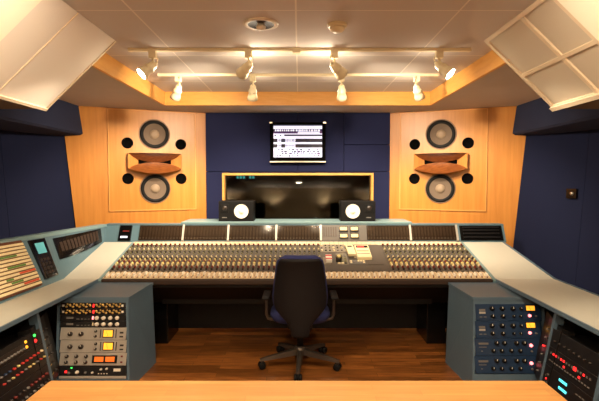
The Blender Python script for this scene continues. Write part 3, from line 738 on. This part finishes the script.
for a, b in zip(ys, ys[1:]): upb(mb, a, b, 0, 1, -.05, 0)
build('upstand', mb, 'teal', wingL)
mb = MB()
for a, b in zip(ys, ys[1:]):
    p = [ut(a), ut(b)]; 
    mb.hexa([p[0]+V((-.06, 0, -.02)), p[0]+V((.012, 0, -.02)), p[1]+V((.012, 0, -.02)), p[1]+V((-.06, 0, -.02)), p[0]+V((-.06, 0, .008)), p[0]+V((.012, 0, .008)), p[1]+V((.012, 0, .008)), p[1]+V((-.06, 0, .008))])
build('top_rail', mb, 'teal_light', wingL)
# meter slot in the upstand
mb = MB(); upb(mb, 3.80, 4.46, .40, .88, 0, .010, .14, .84); q = build('meter_slot', mb, 'blackgloss', wingL)
mb = MB()
for i in range(12): y = 3.85+i*.047; upb(mb, y, y+.034, .54-.018*i, .76, .010, .013)
build('meter_strip', mb, 'darkbrown', q)
# phone/remote panel
tp = thing('touch_panel', 'black control panel with a pale cyan screen set in the teal upstand', 'control panel', UP(3.61, .1))
mb = MB(); upb(mb, 3.53, 3.70, .12, .92, .001, .016); c = build('case', mb, 'blackgloss', tp)
mb = MB(); upb(mb, 3.57, 3.665, .62, .84, .016, .019); build('screen', mb, 'e_lcd', tp)
mb = MB()
for i in range(4):
    for j in range(3): upb(mb, 3.56+j*.038, 3.585+j*.038, .2+i*.09, .25+i*.09, .016, .019)
build('keypad', mb, 'k_dark', tp)
# patchbay
pb = thing('patchbay', 'cream patchbay with green and red labelled jack rows in the upstand', 'patchbay', UP(3.2, .05))
mb = MB(); upb(mb, 2.93, 3.46, .04, .95, .001, .018); build('frame', mb, 'strip_brown', pb)
NR = 13
for i in range(NR):
    v = .07+i*.065
    mb = MB(); upb(mb, 2.935, 3.455, v, v+.044, .018, .026); c = build('jack_row', mb, 'strip_beige', pb)
    lab = {1: ('strip_red', 3.27, 3.44), 2: ('strip_green', 3.16, 3.28), 4: ('strip_red', 3.28, 3.45), 6: ('strip_green', 3.2, 3.38), 9: ('strip_green', 3.12, 3.34), 3: ('strip_green', 3.13, 3.2)}.get(i)
    if lab:
        mb = MB(); upb(mb, lab[1], lab[2], v+.006, v+.04, .025, .028); build('colour_label', mb, lab[0], c)

# ------------------------------------------------------------------ rack cabinets
U = .0445
TOPZ = .625
CDX = .03
def yf(z): return 3.17+.18*z/TOPZ
def xi_(z): return 1.225+.065*z/TOPZ
def cabinet(sg, label):
    r = thing('rack_cabinet', label, 'rack cabinet', (sg*1.5+CDX, 3.45, 0), 'slate rack cabinets under the console ends')
    X = lambda x: sg*x+CDX
    YBK, ZBK = 3.728, .648
    def side(xf, xb, t):
        mb = MB(); zf, zb = TOPZ-.021, ZBK-.021
        mb.hexa([(X(xf(0)), yf(0), 0), (X(xf(0)+t), yf(0), 0), (X(xb(0)+t), YBK-.07, 0), (X(xb(0)), YBK-.07, 0),
                 (X(xf(TOPZ)), yf(zf), zf), (X(xf(TOPZ)+t), yf(zf), zf), (X(xb(TOPZ)+t), YBK, zb), (X(xb(TOPZ)), YBK, zb)])
        return mb
    xo = lambda z: xi_(z)+.5125
    inb = lambda z: xi_(z)-(.035+.022*z/TOPZ)
    build('side_panel', side(xi_, inb, .018), 'slate', r)
    build('side_panel', side(xo, lambda z: inb(z)+.50, .018), 'slate', r)
    mb = MB(); y0 = yf(TOPZ); t = TOPZ
    a, b, c, d = X(xi_(t)-.006), X(xi_(t)+.536), X(inb(t)+.525), X(inb(t)-.006)
    mb.hexa([(a, y0-.012, t-.021), (b, y0-.012, t-.021), (c, YBK+.004, ZBK-.021), (d, YBK+.004, ZBK-.021), (a, y0-.006, t), (b, y0-.006, t), (c, YBK+.004, ZBK), (d, YBK+.004, ZBK)])
    build('top_panel', mb, 'slate', r)
    def fr(mb, z0, z1):
        mb.hexa([(X(xi_(z0)+.018), yf(z0), z0), (X(xi_(z0)+.5125), yf(z0), z0), (X(xi_(z0)+.5125), yf(z0)+.03, z0), (X(xi_(z0)+.018), yf(z0)+.03, z0),
                 (X(xi_(z1)+.018), yf(z1), z1), (X(xi_(z1)+.5125), yf(z1), z1), (X(xi_(z1)+.5125), yf(z1)+.03, z1), (X(xi_(z1)+.018), yf(z1)+.03, z1)])
    mb = MB(); fr(mb, 0, .07 if sg < 0 else .102); build('front_rail', mb, 'slate', r)
    mb = MB(); fr(mb, .556, .603); build('front_rail', mb, 'slate', r)
    return r
cabinet(-1, 'slate rack cabinet holding gold, black and silver units')
cabinet(1, 'slate rack cabinet filled with four blue units')
TILT = math.atan2(.18, TOPZ)

class Unit:
    """a rack unit: face in local x (0 centre), z up from its base, front towards -y"""
    def __init__(s, name, label, cat, loc, hgt, face, rot=None, group=None, w=.483, depth=.2):
        s.r = thing(name, label, cat, loc, group); s.h = hgt; s.w = w
        s.r.rotation_euler = rot if rot else (-TILT, 0, 0)
        mb = MB().bbox(-w/2, w/2, -.004, .002, .001, hgt-.001, .0015, seg=1); s.f = build('faceplate', mb, face, s.r, world=False)
        mb = MB().box(-.21, .21, .002, depth, .003, hgt-.006); build('chassis', mb, 'black', s.r, world=False)
    def knob(s, x, z, r, m_, h=.016, name='knob', pointer=None):
        mb = MB().rings([(r, 0), (r*.98, h*.3), (r*.8, h), (0, h)], (x, -.004, z), (0, -1, 0), 12); k = build(name, mb, m_, s.r, world=False)
        if pointer:
            mb = MB().box(x-r*.12, x+r*.12, -.004-h-.001, -.004-h+.001, z, z+r*.75); build('pointer', mb, pointer, k, world=False)
        return k
    def rect(s, x0, x1, z0, z1, m_, d=.003, name='label_plate', parent=None):
        mb = MB().box(x0, x1, -.004-d, -.0035, z0, z1); return build(name, mb, m_, parent or s.r, world=False)
    def meter(s, x, z, w, h, m_):
        f = s.rect(x-w/2-.006, x+w/2+.006, z-h/2-.005, z+h/2+.005, 'black', .006, 'meter')
        g = s.rect(x-w/2, x+w/2, z-h/2, z+h/2, m_, .0075, 'dial_face', f)
        mb = MB().tube([(x, -.0122, z-h*.4), (x-w*.18, -.0122, z+h*.35)], .0008, 4); build('needle', mb, 'black', f, world=False)
def slot(sg, z):
    """location of a unit's base at height z on the cabinet face"""
    return (sg*(xi_(z)+.265)+CDX, yf(z)-.001, z)
ct = math.cos(TILT)
# left cabinet, from the bottom: blank 1U, black 1U+, silver 2U x3, black 1U x2, gold 1U x2
z = .073; LST = []
def nz(h):
    global z
    a = z; z += h*ct; return a
u = Unit('blanking_plate', 'plain silver strip at the very bottom of the mixed rack', 'rack unit', slot(-1, nz(U*.45)), U*.45, 'silver', depth=.03)
u = Unit('rack_unit', 'black preamp with green and red lamps, lowest unit of the mixed rack', 'rack unit', slot(-1, nz(U*1.55)), U*1.55, 'rack_black')
for x_, zz, r_, m_ in ((-.17, .02, .010, 'k_grey'), (-.11, .025, .013, 'k_white'), (-.05, .022, .009, 'k_grey'), (.0, .022, .008, 'k_white'), (.06, .045, .008, 'k_white'), (.10, .048, .008, 'k_white')): u.knob(x_, zz, r_, m_)
u.rect(-.2, -.185, .02, .035, 'e_red', name='lamp'); u.rect(-.16, -.15, .05, .058, 'e_green', name='lamp'); u.rect(.15, .2, .03, .05, 'k_white'); 
for k_ in range(4): u.rect(.04+k_*.02, .048+k_*.02, .012, .018, 'k_white', name='button')
# silver dual with two orange meters
u = Unit('compressor_unit', 'silver dual compressor with a pair of orange meters side by side', 'rack unit', slot(-1, nz(2*U)), 2*U, 'silver')
f = u.rect(-.005, .175, .018, .072, 'black', .005, 'meter')
u.rect(.012, .078, .028, .062, 'e_orange', .0065, 'dial_face', f); u.rect(.092, .158, .028, .062, 'e_orange', .0065, 'dial_face', f)
for x_ in (-.19, -.12, -.05):
    for zz in (.024, .064): u.knob(x_, zz, .013, 'k_dark', pointer='k_white')
for zz in (.024, .064): u.rect(.2, .215, zz-.006, zz+.006, 'k_red', name='switch')
for lab in ('silver compressor with an amber meter, directly above the dual orange meter unit', 'silver compressor with an amber meter, directly below the black units with white knobs'):
    u = Unit('compressor_unit', lab, 'rack unit', slot(-1, nz(2*U)), 2*U, 'silver')
    u.knob(-.165, .042, .017, 'k_dark', .02, pointer='k_white'); u.knob(-.085, .042, .017, 'k_dark', .02, pointer='k_white')
    for zz in (.026, .062): u.knob(.02, zz, .010, 'k_dark', pointer='k_white')
    u.meter(.112, .046, .066, .046, 'e_amber')
    u.rect(.052, .058, .015, .075, 'k_dark', name='switch_bank'); u.rect(.166, .172, .015, .075, 'k_dark', name='switch_bank'); u.rect(.196, .222, .045, .058, 'k_dark'); u.rect(.196, .222, .018, .028, 'k_dark')
for lab in ('black one-space unit with white knobs, lower of the pair', 'black one-space unit with white knobs, upper of the pair'):
    u = Unit('rack_unit', lab, 'rack unit', slot(-1, nz(U)), U, 'rack_black')
    for x_ in (.03, .08, .13, .18): u.knob(x_, .022, .015, 'k_white', .018)
    u.rect(-.195, -.145, .016, .03, 'k_grey'); u.rect(-.12, -.10, .012, .018, 'k_grey', name='button'); u.rect(-.005, .005, .012, .034, 'e_pink' if 'upper' in lab else 'k_cream', name='lamp')
    for x_ in (-.085, -.06, -.035): u.rect(x_, x_+.012, .012, .018, 'k_grey', name='button')
for lab in ('row of small gold knobs one space below the top of the mixed rack', 'topmost unit of the mixed rack, crowded with small gold knobs'):
    u = Unit('equalizer_unit', lab, 'rack unit', slot(-1, nz(U)), U, 'rack_black')
    for k_ in range(17):
        if k_ == 8: u.rect(.0, .01, .01, .034, 'e_red', name='lamp'); continue
        u.knob(-.195+k_*.0245, .014 + (.014 if k_ % 2 else 0), .0085, 'k_gold', .012); u.knob(-.195+k_*.0245+.006, .034-(.014 if k_ % 2 else 0), .006, 'k_gold', .01, name='small_knob')
    u.rect(-.228, -.212, .014, .03, 'k_white'); u.rect(.212, .228, .014, .03, 'k_white')
# right cabinet: four blue units
z = .106; H4 = U*2.75
labs = ['blue equaliser with a pink lamp, bottom unit of the blue rack', 'blue equaliser with a pink lamp, second from the bottom of the blue rack',
        'blue compressor with amber meter, second from the top of the blue rack', 'blue compressor with amber meter, topmost in the blue rack']
for i, lab in enumerate(labs):
    eq = i < 2
    u = Unit('equalizer_unit' if eq else 'compressor_unit', lab, 'rack unit', slot(1, nz(H4)), H4, 'bluegear')
    if eq:
        for x_ in (-.085, -.03, .06, .115): u.knob(x_, .088, .017, 'black', .02, pointer='k_white')
        for x_ in (-.115, -.055, .015, .08): u.knob(x_, .035, .015, 'black', .02, pointer='k_white')
        u.knob(.165, .072, .012, 'e_pink', .012, 'lamp'); u.knob(.165, .032, .007, 'k_grey')
        u.rect(-.215, -.145, .078, .092, 'k_grey'); u.rect(-.215, -.16, .058, .063, 'k_grey'); u.rect(-.2, -.19, .03, .036, 'k_grey')
    else:
        for x_ in (-.12, -.045, .035, .095): u.knob(x_, .088, .018 if x_ < .05 else .013, 'black', .02, pointer='k_white')
        for x_ in (-.12, -.045, .035, .085): u.knob(x_, .033, .016 if x_ < 0 else .011, 'black', .02, pointer='k_white')
        u.meter(.165, .092, .062, .034, 'e_amber'); u.knob(.155, .038, .011, 'e_pink', .012, 'lamp'); u.knob(.2, .034, .007, 'k_grey')
        u.rect(-.215, -.17, .07, .086, 'k_grey'); u.rect(-.215, -.17, .052, .066, 'silver'); u.rect(-.215, -.195, .025, .032, 'k_grey'); u.rect(-.185, -.165, .025, .032, 'k_grey')

# units in the wings' racks, facing the operator
WT = math.atan2(.10, .52)
def wslot(sg, z, yc): return (sg*(1.602+(z-.10)*.10/.52), yc, z)
def wrot(sg):   # local -y (front) -> -sg*x ; top tilts back (outwards)
    Rz = Matrix.Rotation(sg*PI/2*-1, 3, 'Z'); Rt = Matrix.Rotation(-WT, 3, 'X')
    return (Rz @ Rt).to_euler()
def nrot(sg): return (Matrix.Rotation(sg*(-PI/2-.30*1), 3, 'Z') @ Matrix.Rotation(-WT, 3, 'X')).to_euler()
cw = math.cos(WT)
YN, YX = 2.68, 3.05
# left wing
zz = .06
lw = [(2, 'multi', 'black unit full of small red lit buttons, lowest in the patchbay wing rack'), (3, 'plain', 'black equaliser with two sparse knob rows in the patchbay wing rack'),
      (3, 'colour', 'black unit with red, yellow and blue knob caps in the patchbay wing rack'), (2, 'lights', 'grey unit with orange, green and red lamps, topmost in the patchbay wing rack')]
for n_, kd, lab in lw:
    h_ = n_*U*1.08
    u = Unit('rack_unit', lab, 'rack unit', wslot(-1, zz, YN), h_, 'rack_black', wrot(-1), depth=.25, w=.478); zz += h_*cw
    if kd == 'multi':
        for a in range(14):
            for b in range(3): u.rect(-.2+a*.028, -.185+a*.028, .02+b*.025, .03+b*.025, 'e_red' if (a, b) in ((5, 2), (5, 1), (6, 0)) else 'k_grey', name='button')
        u.knob(.215, .055, .010, 'e_red', .006, 'lamp')
    elif kd == 'plain':
        for a in range(11): u.knob(-.2+a*.04, .09, .009, random.choice(('k_red', 'k_grey', 'k_dark', 'k_red'))); u.knob(-.19+a*.04, .045, .008, random.choice(('k_dark', 'k_grey')))
    elif kd == 'colour':
        for a in range(11): u.knob(-.2+a*.04, .10, .0075, random.choice(('tape_red', 'k_yellow', 'k_cream', 'k_grey', 'bluegear', 'tape_red'))); u.knob(-.185+a*.04, .055, .0065, random.choice(('tape_red', 'k_yellow', 'k_dark', 'k_grey')))
    else:
        u.rect(-.21, .05, .018, .06, 'k_dark', name='display'); 
        for a in range(9): u.knob(-.2+a*.03, .03, .008, 'k_grey')
        u.knob(.075, .062, .010, 'e_amber', .006, 'lamp'); u.knob(.075, .03, .010, 'e_amber', .006, 'lamp'); u.knob(.17, .07, .009, 'e_green', .006, 'lamp'); u.knob(.17, .035, .012, 'e_red', .006, 'lamp')
u = Unit('rack_unit', 'narrow dark unit with faint amber marks between wing post and mixed rack', 'rack unit', (-1.66, 3.05, .12), .45, 'rack_black', nrot(-1), depth=.08, w=.17)
for a in range(6): 
    u.rect(-.07, .0, .06+a*.06, .064+a*.06, 'k_gold', name='marking'); u.knob(.045, .062+a*.06, .007, 'k_dark')
# right wing
zz = .06
rw = [(2, 'cy1', 'black recorder with one cyan display, lowest in the bare wing rack'), (3, 'cy2', 'black recorder with two cyan displays in the bare wing rack'),
      (2.5, 'red', 'black patch unit with red lit buttons in the bare wing rack'), (2.5, 'dim', 'plain dark unit, topmost in the bare wing rack')]
for n_, kd, lab in rw:
    h_ = n_*U*1.08
    u = Unit('rack_unit', lab, 'rack unit', wslot(1, zz, YN), h_, 'rack_black', wrot(1), depth=.25, w=.478); zz += h_*cw
    def txt(x0, z0, n=6):
        for a in range(n): u.rect(x0+a*.014, x0+a*.014+.009, z0, z0+.015, 'e_cyan', name='display_digit')
    if kd == 'cy1':
        txt(-.06, .045); u.knob(.1, .05, .012, 'k_grey'); u.knob(.16, .05, .012, 'k_dark'); u.knob(-.18, .05, .014, 'k_dark')
    elif kd == 'cy2':
        txt(-.07, .105); txt(-.06, .06); u.knob(-.18, .09, .014, 'k_dark'); u.knob(-.18, .04, .014, 'k_dark'); u.knob(-.2, .06, .006, 'e_red', .004, 'lamp')
        for a in range(3): u.rect(.1+a*.03, .12+a*.03, .1, .106, 'k_grey', name='button'); u.rect(.1+a*.03, .12+a*.03, .05, .056, 'k_grey', name='button')
    elif kd == 'red':
        for a in range(15):
            c_ = 'e_red' if a in (1, 2, 4, 5, 9, 12) else 'k_grey'
            u.rect(-.21+a*.028, -.198+a*.028, .08, .092, c_, name='button'); u.rect(-.21+a*.028, -.195+a*.028, .035, .042, 'k_grey', name='button')
        u.rect(.035, .06, .075, .097, 'e_red', name='button'); u.rect(.09, .105, .05, .062, 'e_red', name='button'); u.rect(-.06, -.045, .05, .06, 'e_red', name='button')
    else:
        for a in range(8): u.knob(-.18+a*.05, .05, .007, 'k_dark')
u = Unit('rack_unit', 'narrow dark unit between wing post and blue rack', 'rack unit', (1.66, 3.05, .12), .45, 'rack_black', nrot(1), depth=.08, w=.17)
for a in range(6): u.knob(-.03, .062+a*.06, .006, 'k_grey' if a != 3 else 'e_red')

# ------------------------------------------------------------------ foreground table
r = thing('wooden_table', 'honey-coloured wooden table edge across the bottom of the picture', 'table', (0, 1.25, 0))
mb = MB().bbox(-.915, .935, .85, 1.665, .715, .75, .006); build('tabletop', mb, 'table', r)
mb = MB().bbox(-.84, .86, .90, 1.60, .64, .7145, .003); build('apron', mb, 'table', r)
for x in (-.83, .80):
    for y in (.91, 1.54): mb = MB().bbox(x, x+.05, y, y+.05, 0, .64, .004); build('leg', mb, 'table', r)

# ------------------------------------------------------------------ office chair
CX, CY = .025, 3.62
r = thing('office_chair', 'dark high-backed swivel office chair on castors, facing the console', 'chair', (CX, CY, 0))
hub = V((CX, CY, .0))
mb = MB().rings([(.045, .085), (.05, .10), (.045, .15), (.03, .16)], hub, (0, 0, 1), 20); build('hub', mb, 'chair_metal', r)
mb = MB().cyl(hub+V((0, 0, .15)), hub+V((0, 0, .36)), .026); build('gas_lift', mb, 'black', r)
for k in range(5):
    a = math.radians(-90+72*k-3); d = V((math.cos(a), math.sin(a), 0)); sd = V((-d.y, d.x, 0))
    mb = MB(); R_ = .315
    def lp(t, w, z0, z1):
        return [hub+d*t-sd*w+V((0, 0, z0)), hub+d*t+sd*w+V((0, 0, z0)), hub+d*t+sd*w*.7+V((0, 0, z1)), hub+d*t-sd*w*.7+V((0, 0, z1))]
    A_ = lp(.03, .028, .09, .135); B_ = lp(R_*.6, .022, .075, .11); C_ = lp(R_+.015, .016, .062, .082)
    for p, q in ((A_, B_), (B_, C_)): mb.hexa(p+q)
    build('base_arm', mb, 'chair_metal', r)
    c = hub+d*R_+V((0, 0, .028))
    mb = MB()
    for s in (-1, 1): mb.rings([(.0, .007), (.020, .007), (.028, .010), (.028, .026), (.022, .029), (0, .029)], c, sd*s, 18)
    w = build('caster', mb, 'rubber', r)
    mb = MB().rings([(.03, -.006), (.03, .006)], c+V((0, 0, .004)), sd, 16); mb.cyl(c+V((0, 0, .02)), c+V((0, 0, .045)), .008); build('caster_fork', mb, 'black', w)
# seat
mb = MB()
def ell(cx, cy, z, a, b, n=28, p=3):
    out = []
    for i in range(n):
        t = 2*PI*i/n; c, s = math.cos(t), math.sin(t)
        out.append(V((cx+a*math.copysign(abs(c)**(2/p), c), cy+b*math.copysign(abs(s)**(2/p), s), z)))
    return out
def loft(mb, rings, cap=True):
    R = [[mb.bm.verts.new(p) for p in r_] for r_ in rings]; n = len(R[0])
    for a, b in zip(R, R[1:]):
        for i in range(n):
            f = mb._f([a[i], a[(i+1) % n], b[(i+1) % n], b[i]])
            if f: f.smooth = True
    if cap: mb._f(R[0][::-1]); mb._f(R[-1])
    return mb
loft(mb, [ell(CX, CY+.07, 0.370, .17, .17), ell(CX, CY+.07, 0.375, .225, .215), ell(CX, CY+.07, 0.410, .245, .235), ell(CX, CY+.07, 0.435, .24, .23), ell(CX, CY+.07, 0.448, .20, .19)]); build('seat', mb, 'chair_blue', r)
mb = MB(); mb.bbox(CX-.10, CX+.10, CY-.13, CY+.12, .33, .372, .012); build('seat_mechanism', mb, 'black', r)
# back: shell + cushion, profile by height
prof = [(.325, .060, .235), (.345, .070, .24), (.40, .080, .235), (.44, .105, .235), (.48, .145, .235), (.52, .182, .235), (.56, .198, .235), (.62, .203, .235), (.70, .195, .235), (.78, .184, .24), (.86, .172, .25), (.895, .162, .26), (.917, .142, .265)]
def back_rings(t0, t1, grow=0, zlo=0, zhi=9):
    out = []
    for z_, w_, yb in prof:
        if not (zlo <= z_ <= zhi): continue
        y0 = CY-yb-.06; w = w_+grow; n = 24; ring = []
        for i in range(n):
            t = 2*PI*i/n; c, s = math.cos(t), math.sin(t)
            x = w*math.copysign(abs(c)**.55, c); cv = .055*(x/.2)**2          # wraps forward at the edges
            ring.append(V((CX+x, y0+cv+(t0+t1)/2+(t1-t0)/2*s, z_)))
        out.append(ring)
    return out
mb = MB(); loft(mb, back_rings(-.012, .014)); build('back_shell', mb, 'chair_shell', r)
mb = MB(); R = back_rings(.014, .055, .010, .44); top = [p+V((0, 0, .012)) for p in R[-1]]; c0 = sum(R[-1], V((0, 0, 0)))/24
R.append([c0+(p-c0)*.75+V((0, 0, .022)) for p in R[-1]])
loft(mb, R); build('back_cushion', mb, 'chair_blue', r)
mb = MB(); mb.bbox(CX-.035, CX+.035, CY-.29, CY-.10, .335, .37, .008); build('back_bracket', mb, 'black', r)
for s in (-1, 1):
    mb = MB(); x = CX+s*.27
    mb.tube([(CX+s*.11, CY-.02, .375), (CX+s*.2, CY-.02, .372), (CX+s*.255, CY-.02, .385), (x, CY-.02, .42), (x, CY-.02, .50), (x, CY-.02, .565)], .012, rads=[.012, .012, .012, .012, .011, .010])
    a = build('armrest', mb, 'chair_metal', r)
    mb = MB().bbox(x-.03, x+.03, CY-.14, CY+.10, .562, .588, .010); build('arm_pad', mb, 'chair_shell', a)

# ------------------------------------------------------------------ wall plate on the right navy wall
p0 = V((2.66, 4.347, 1.37))
dw = V((.30, 4.25-4.97, 0)).normalized(); nw = V((dw.y, -dw.x, 0)); nw = nw if nw.x < 0 else -nw
xx = 2.30+(4.97-4.347)*.30/.72+.13*1.37/1.98
p0.x = xx
r = thing('wall_socket_box', 'small black socket box with a metal knob on the right navy wall', 'wall socket', p0)
def WB(u, z, o): return p0+dw*u+nw*o+V((0, 0, z))
mb = MB(); mb.hexa([WB(-.05, -.047, -.02), WB(.05, -.047, -.02), WB(.05, -.047, .03), WB(-.05, -.047, .03), WB(-.05, .047, -.02), WB(.05, .047, -.02), WB(.05, .047, .03), WB(-.05, .047, .03)])
build('cover_plate', mb, 'blackgloss', r)
mb = MB().rings([(.018, 0), (.016, .012), (0, .014)], WB(.012, .0, .03), nw, 16); build('knob', mb, 'metal', r)

# ------------------------------------------------------------------ dim things in the live room seen through the glass
r = thing('digital_readout', 'small cyan digital readout high in the dark live room', 'clock', (-.92, 7.98, 1.66))  # cyan digits placed behind the glass for the letters showing in it
mb = MB().bbox(-1.10, -.74, 7.93, 7.999, 1.50, 1.60, .004); build('case', mb, 'black', r)
for k in range(6):
    if k == 3: continue
    mb = MB().box(-1.08+k*.055, -1.045+k*.055, 7.925, 7.93, 1.525, 1.575); build('display_digit', mb, 'e_cyan', r)

# ------------------------------------------------------------------ world, view
w = bpy.data.worlds.new('world'); S.world = w; w.use_nodes = True
w.node_tree.nodes['Background'].inputs['Color'].default_value = (1, .8, .6, 1); w.node_tree.nodes['Background'].inputs['Strength'].default_value = .02
S.view_settings.view_transform = 'Standard'; S.view_settings.look = 'None'; S.view_settings.gamma = 1; S.view_settings.use_curve_mapping = False
S.view_settings.exposure = .42
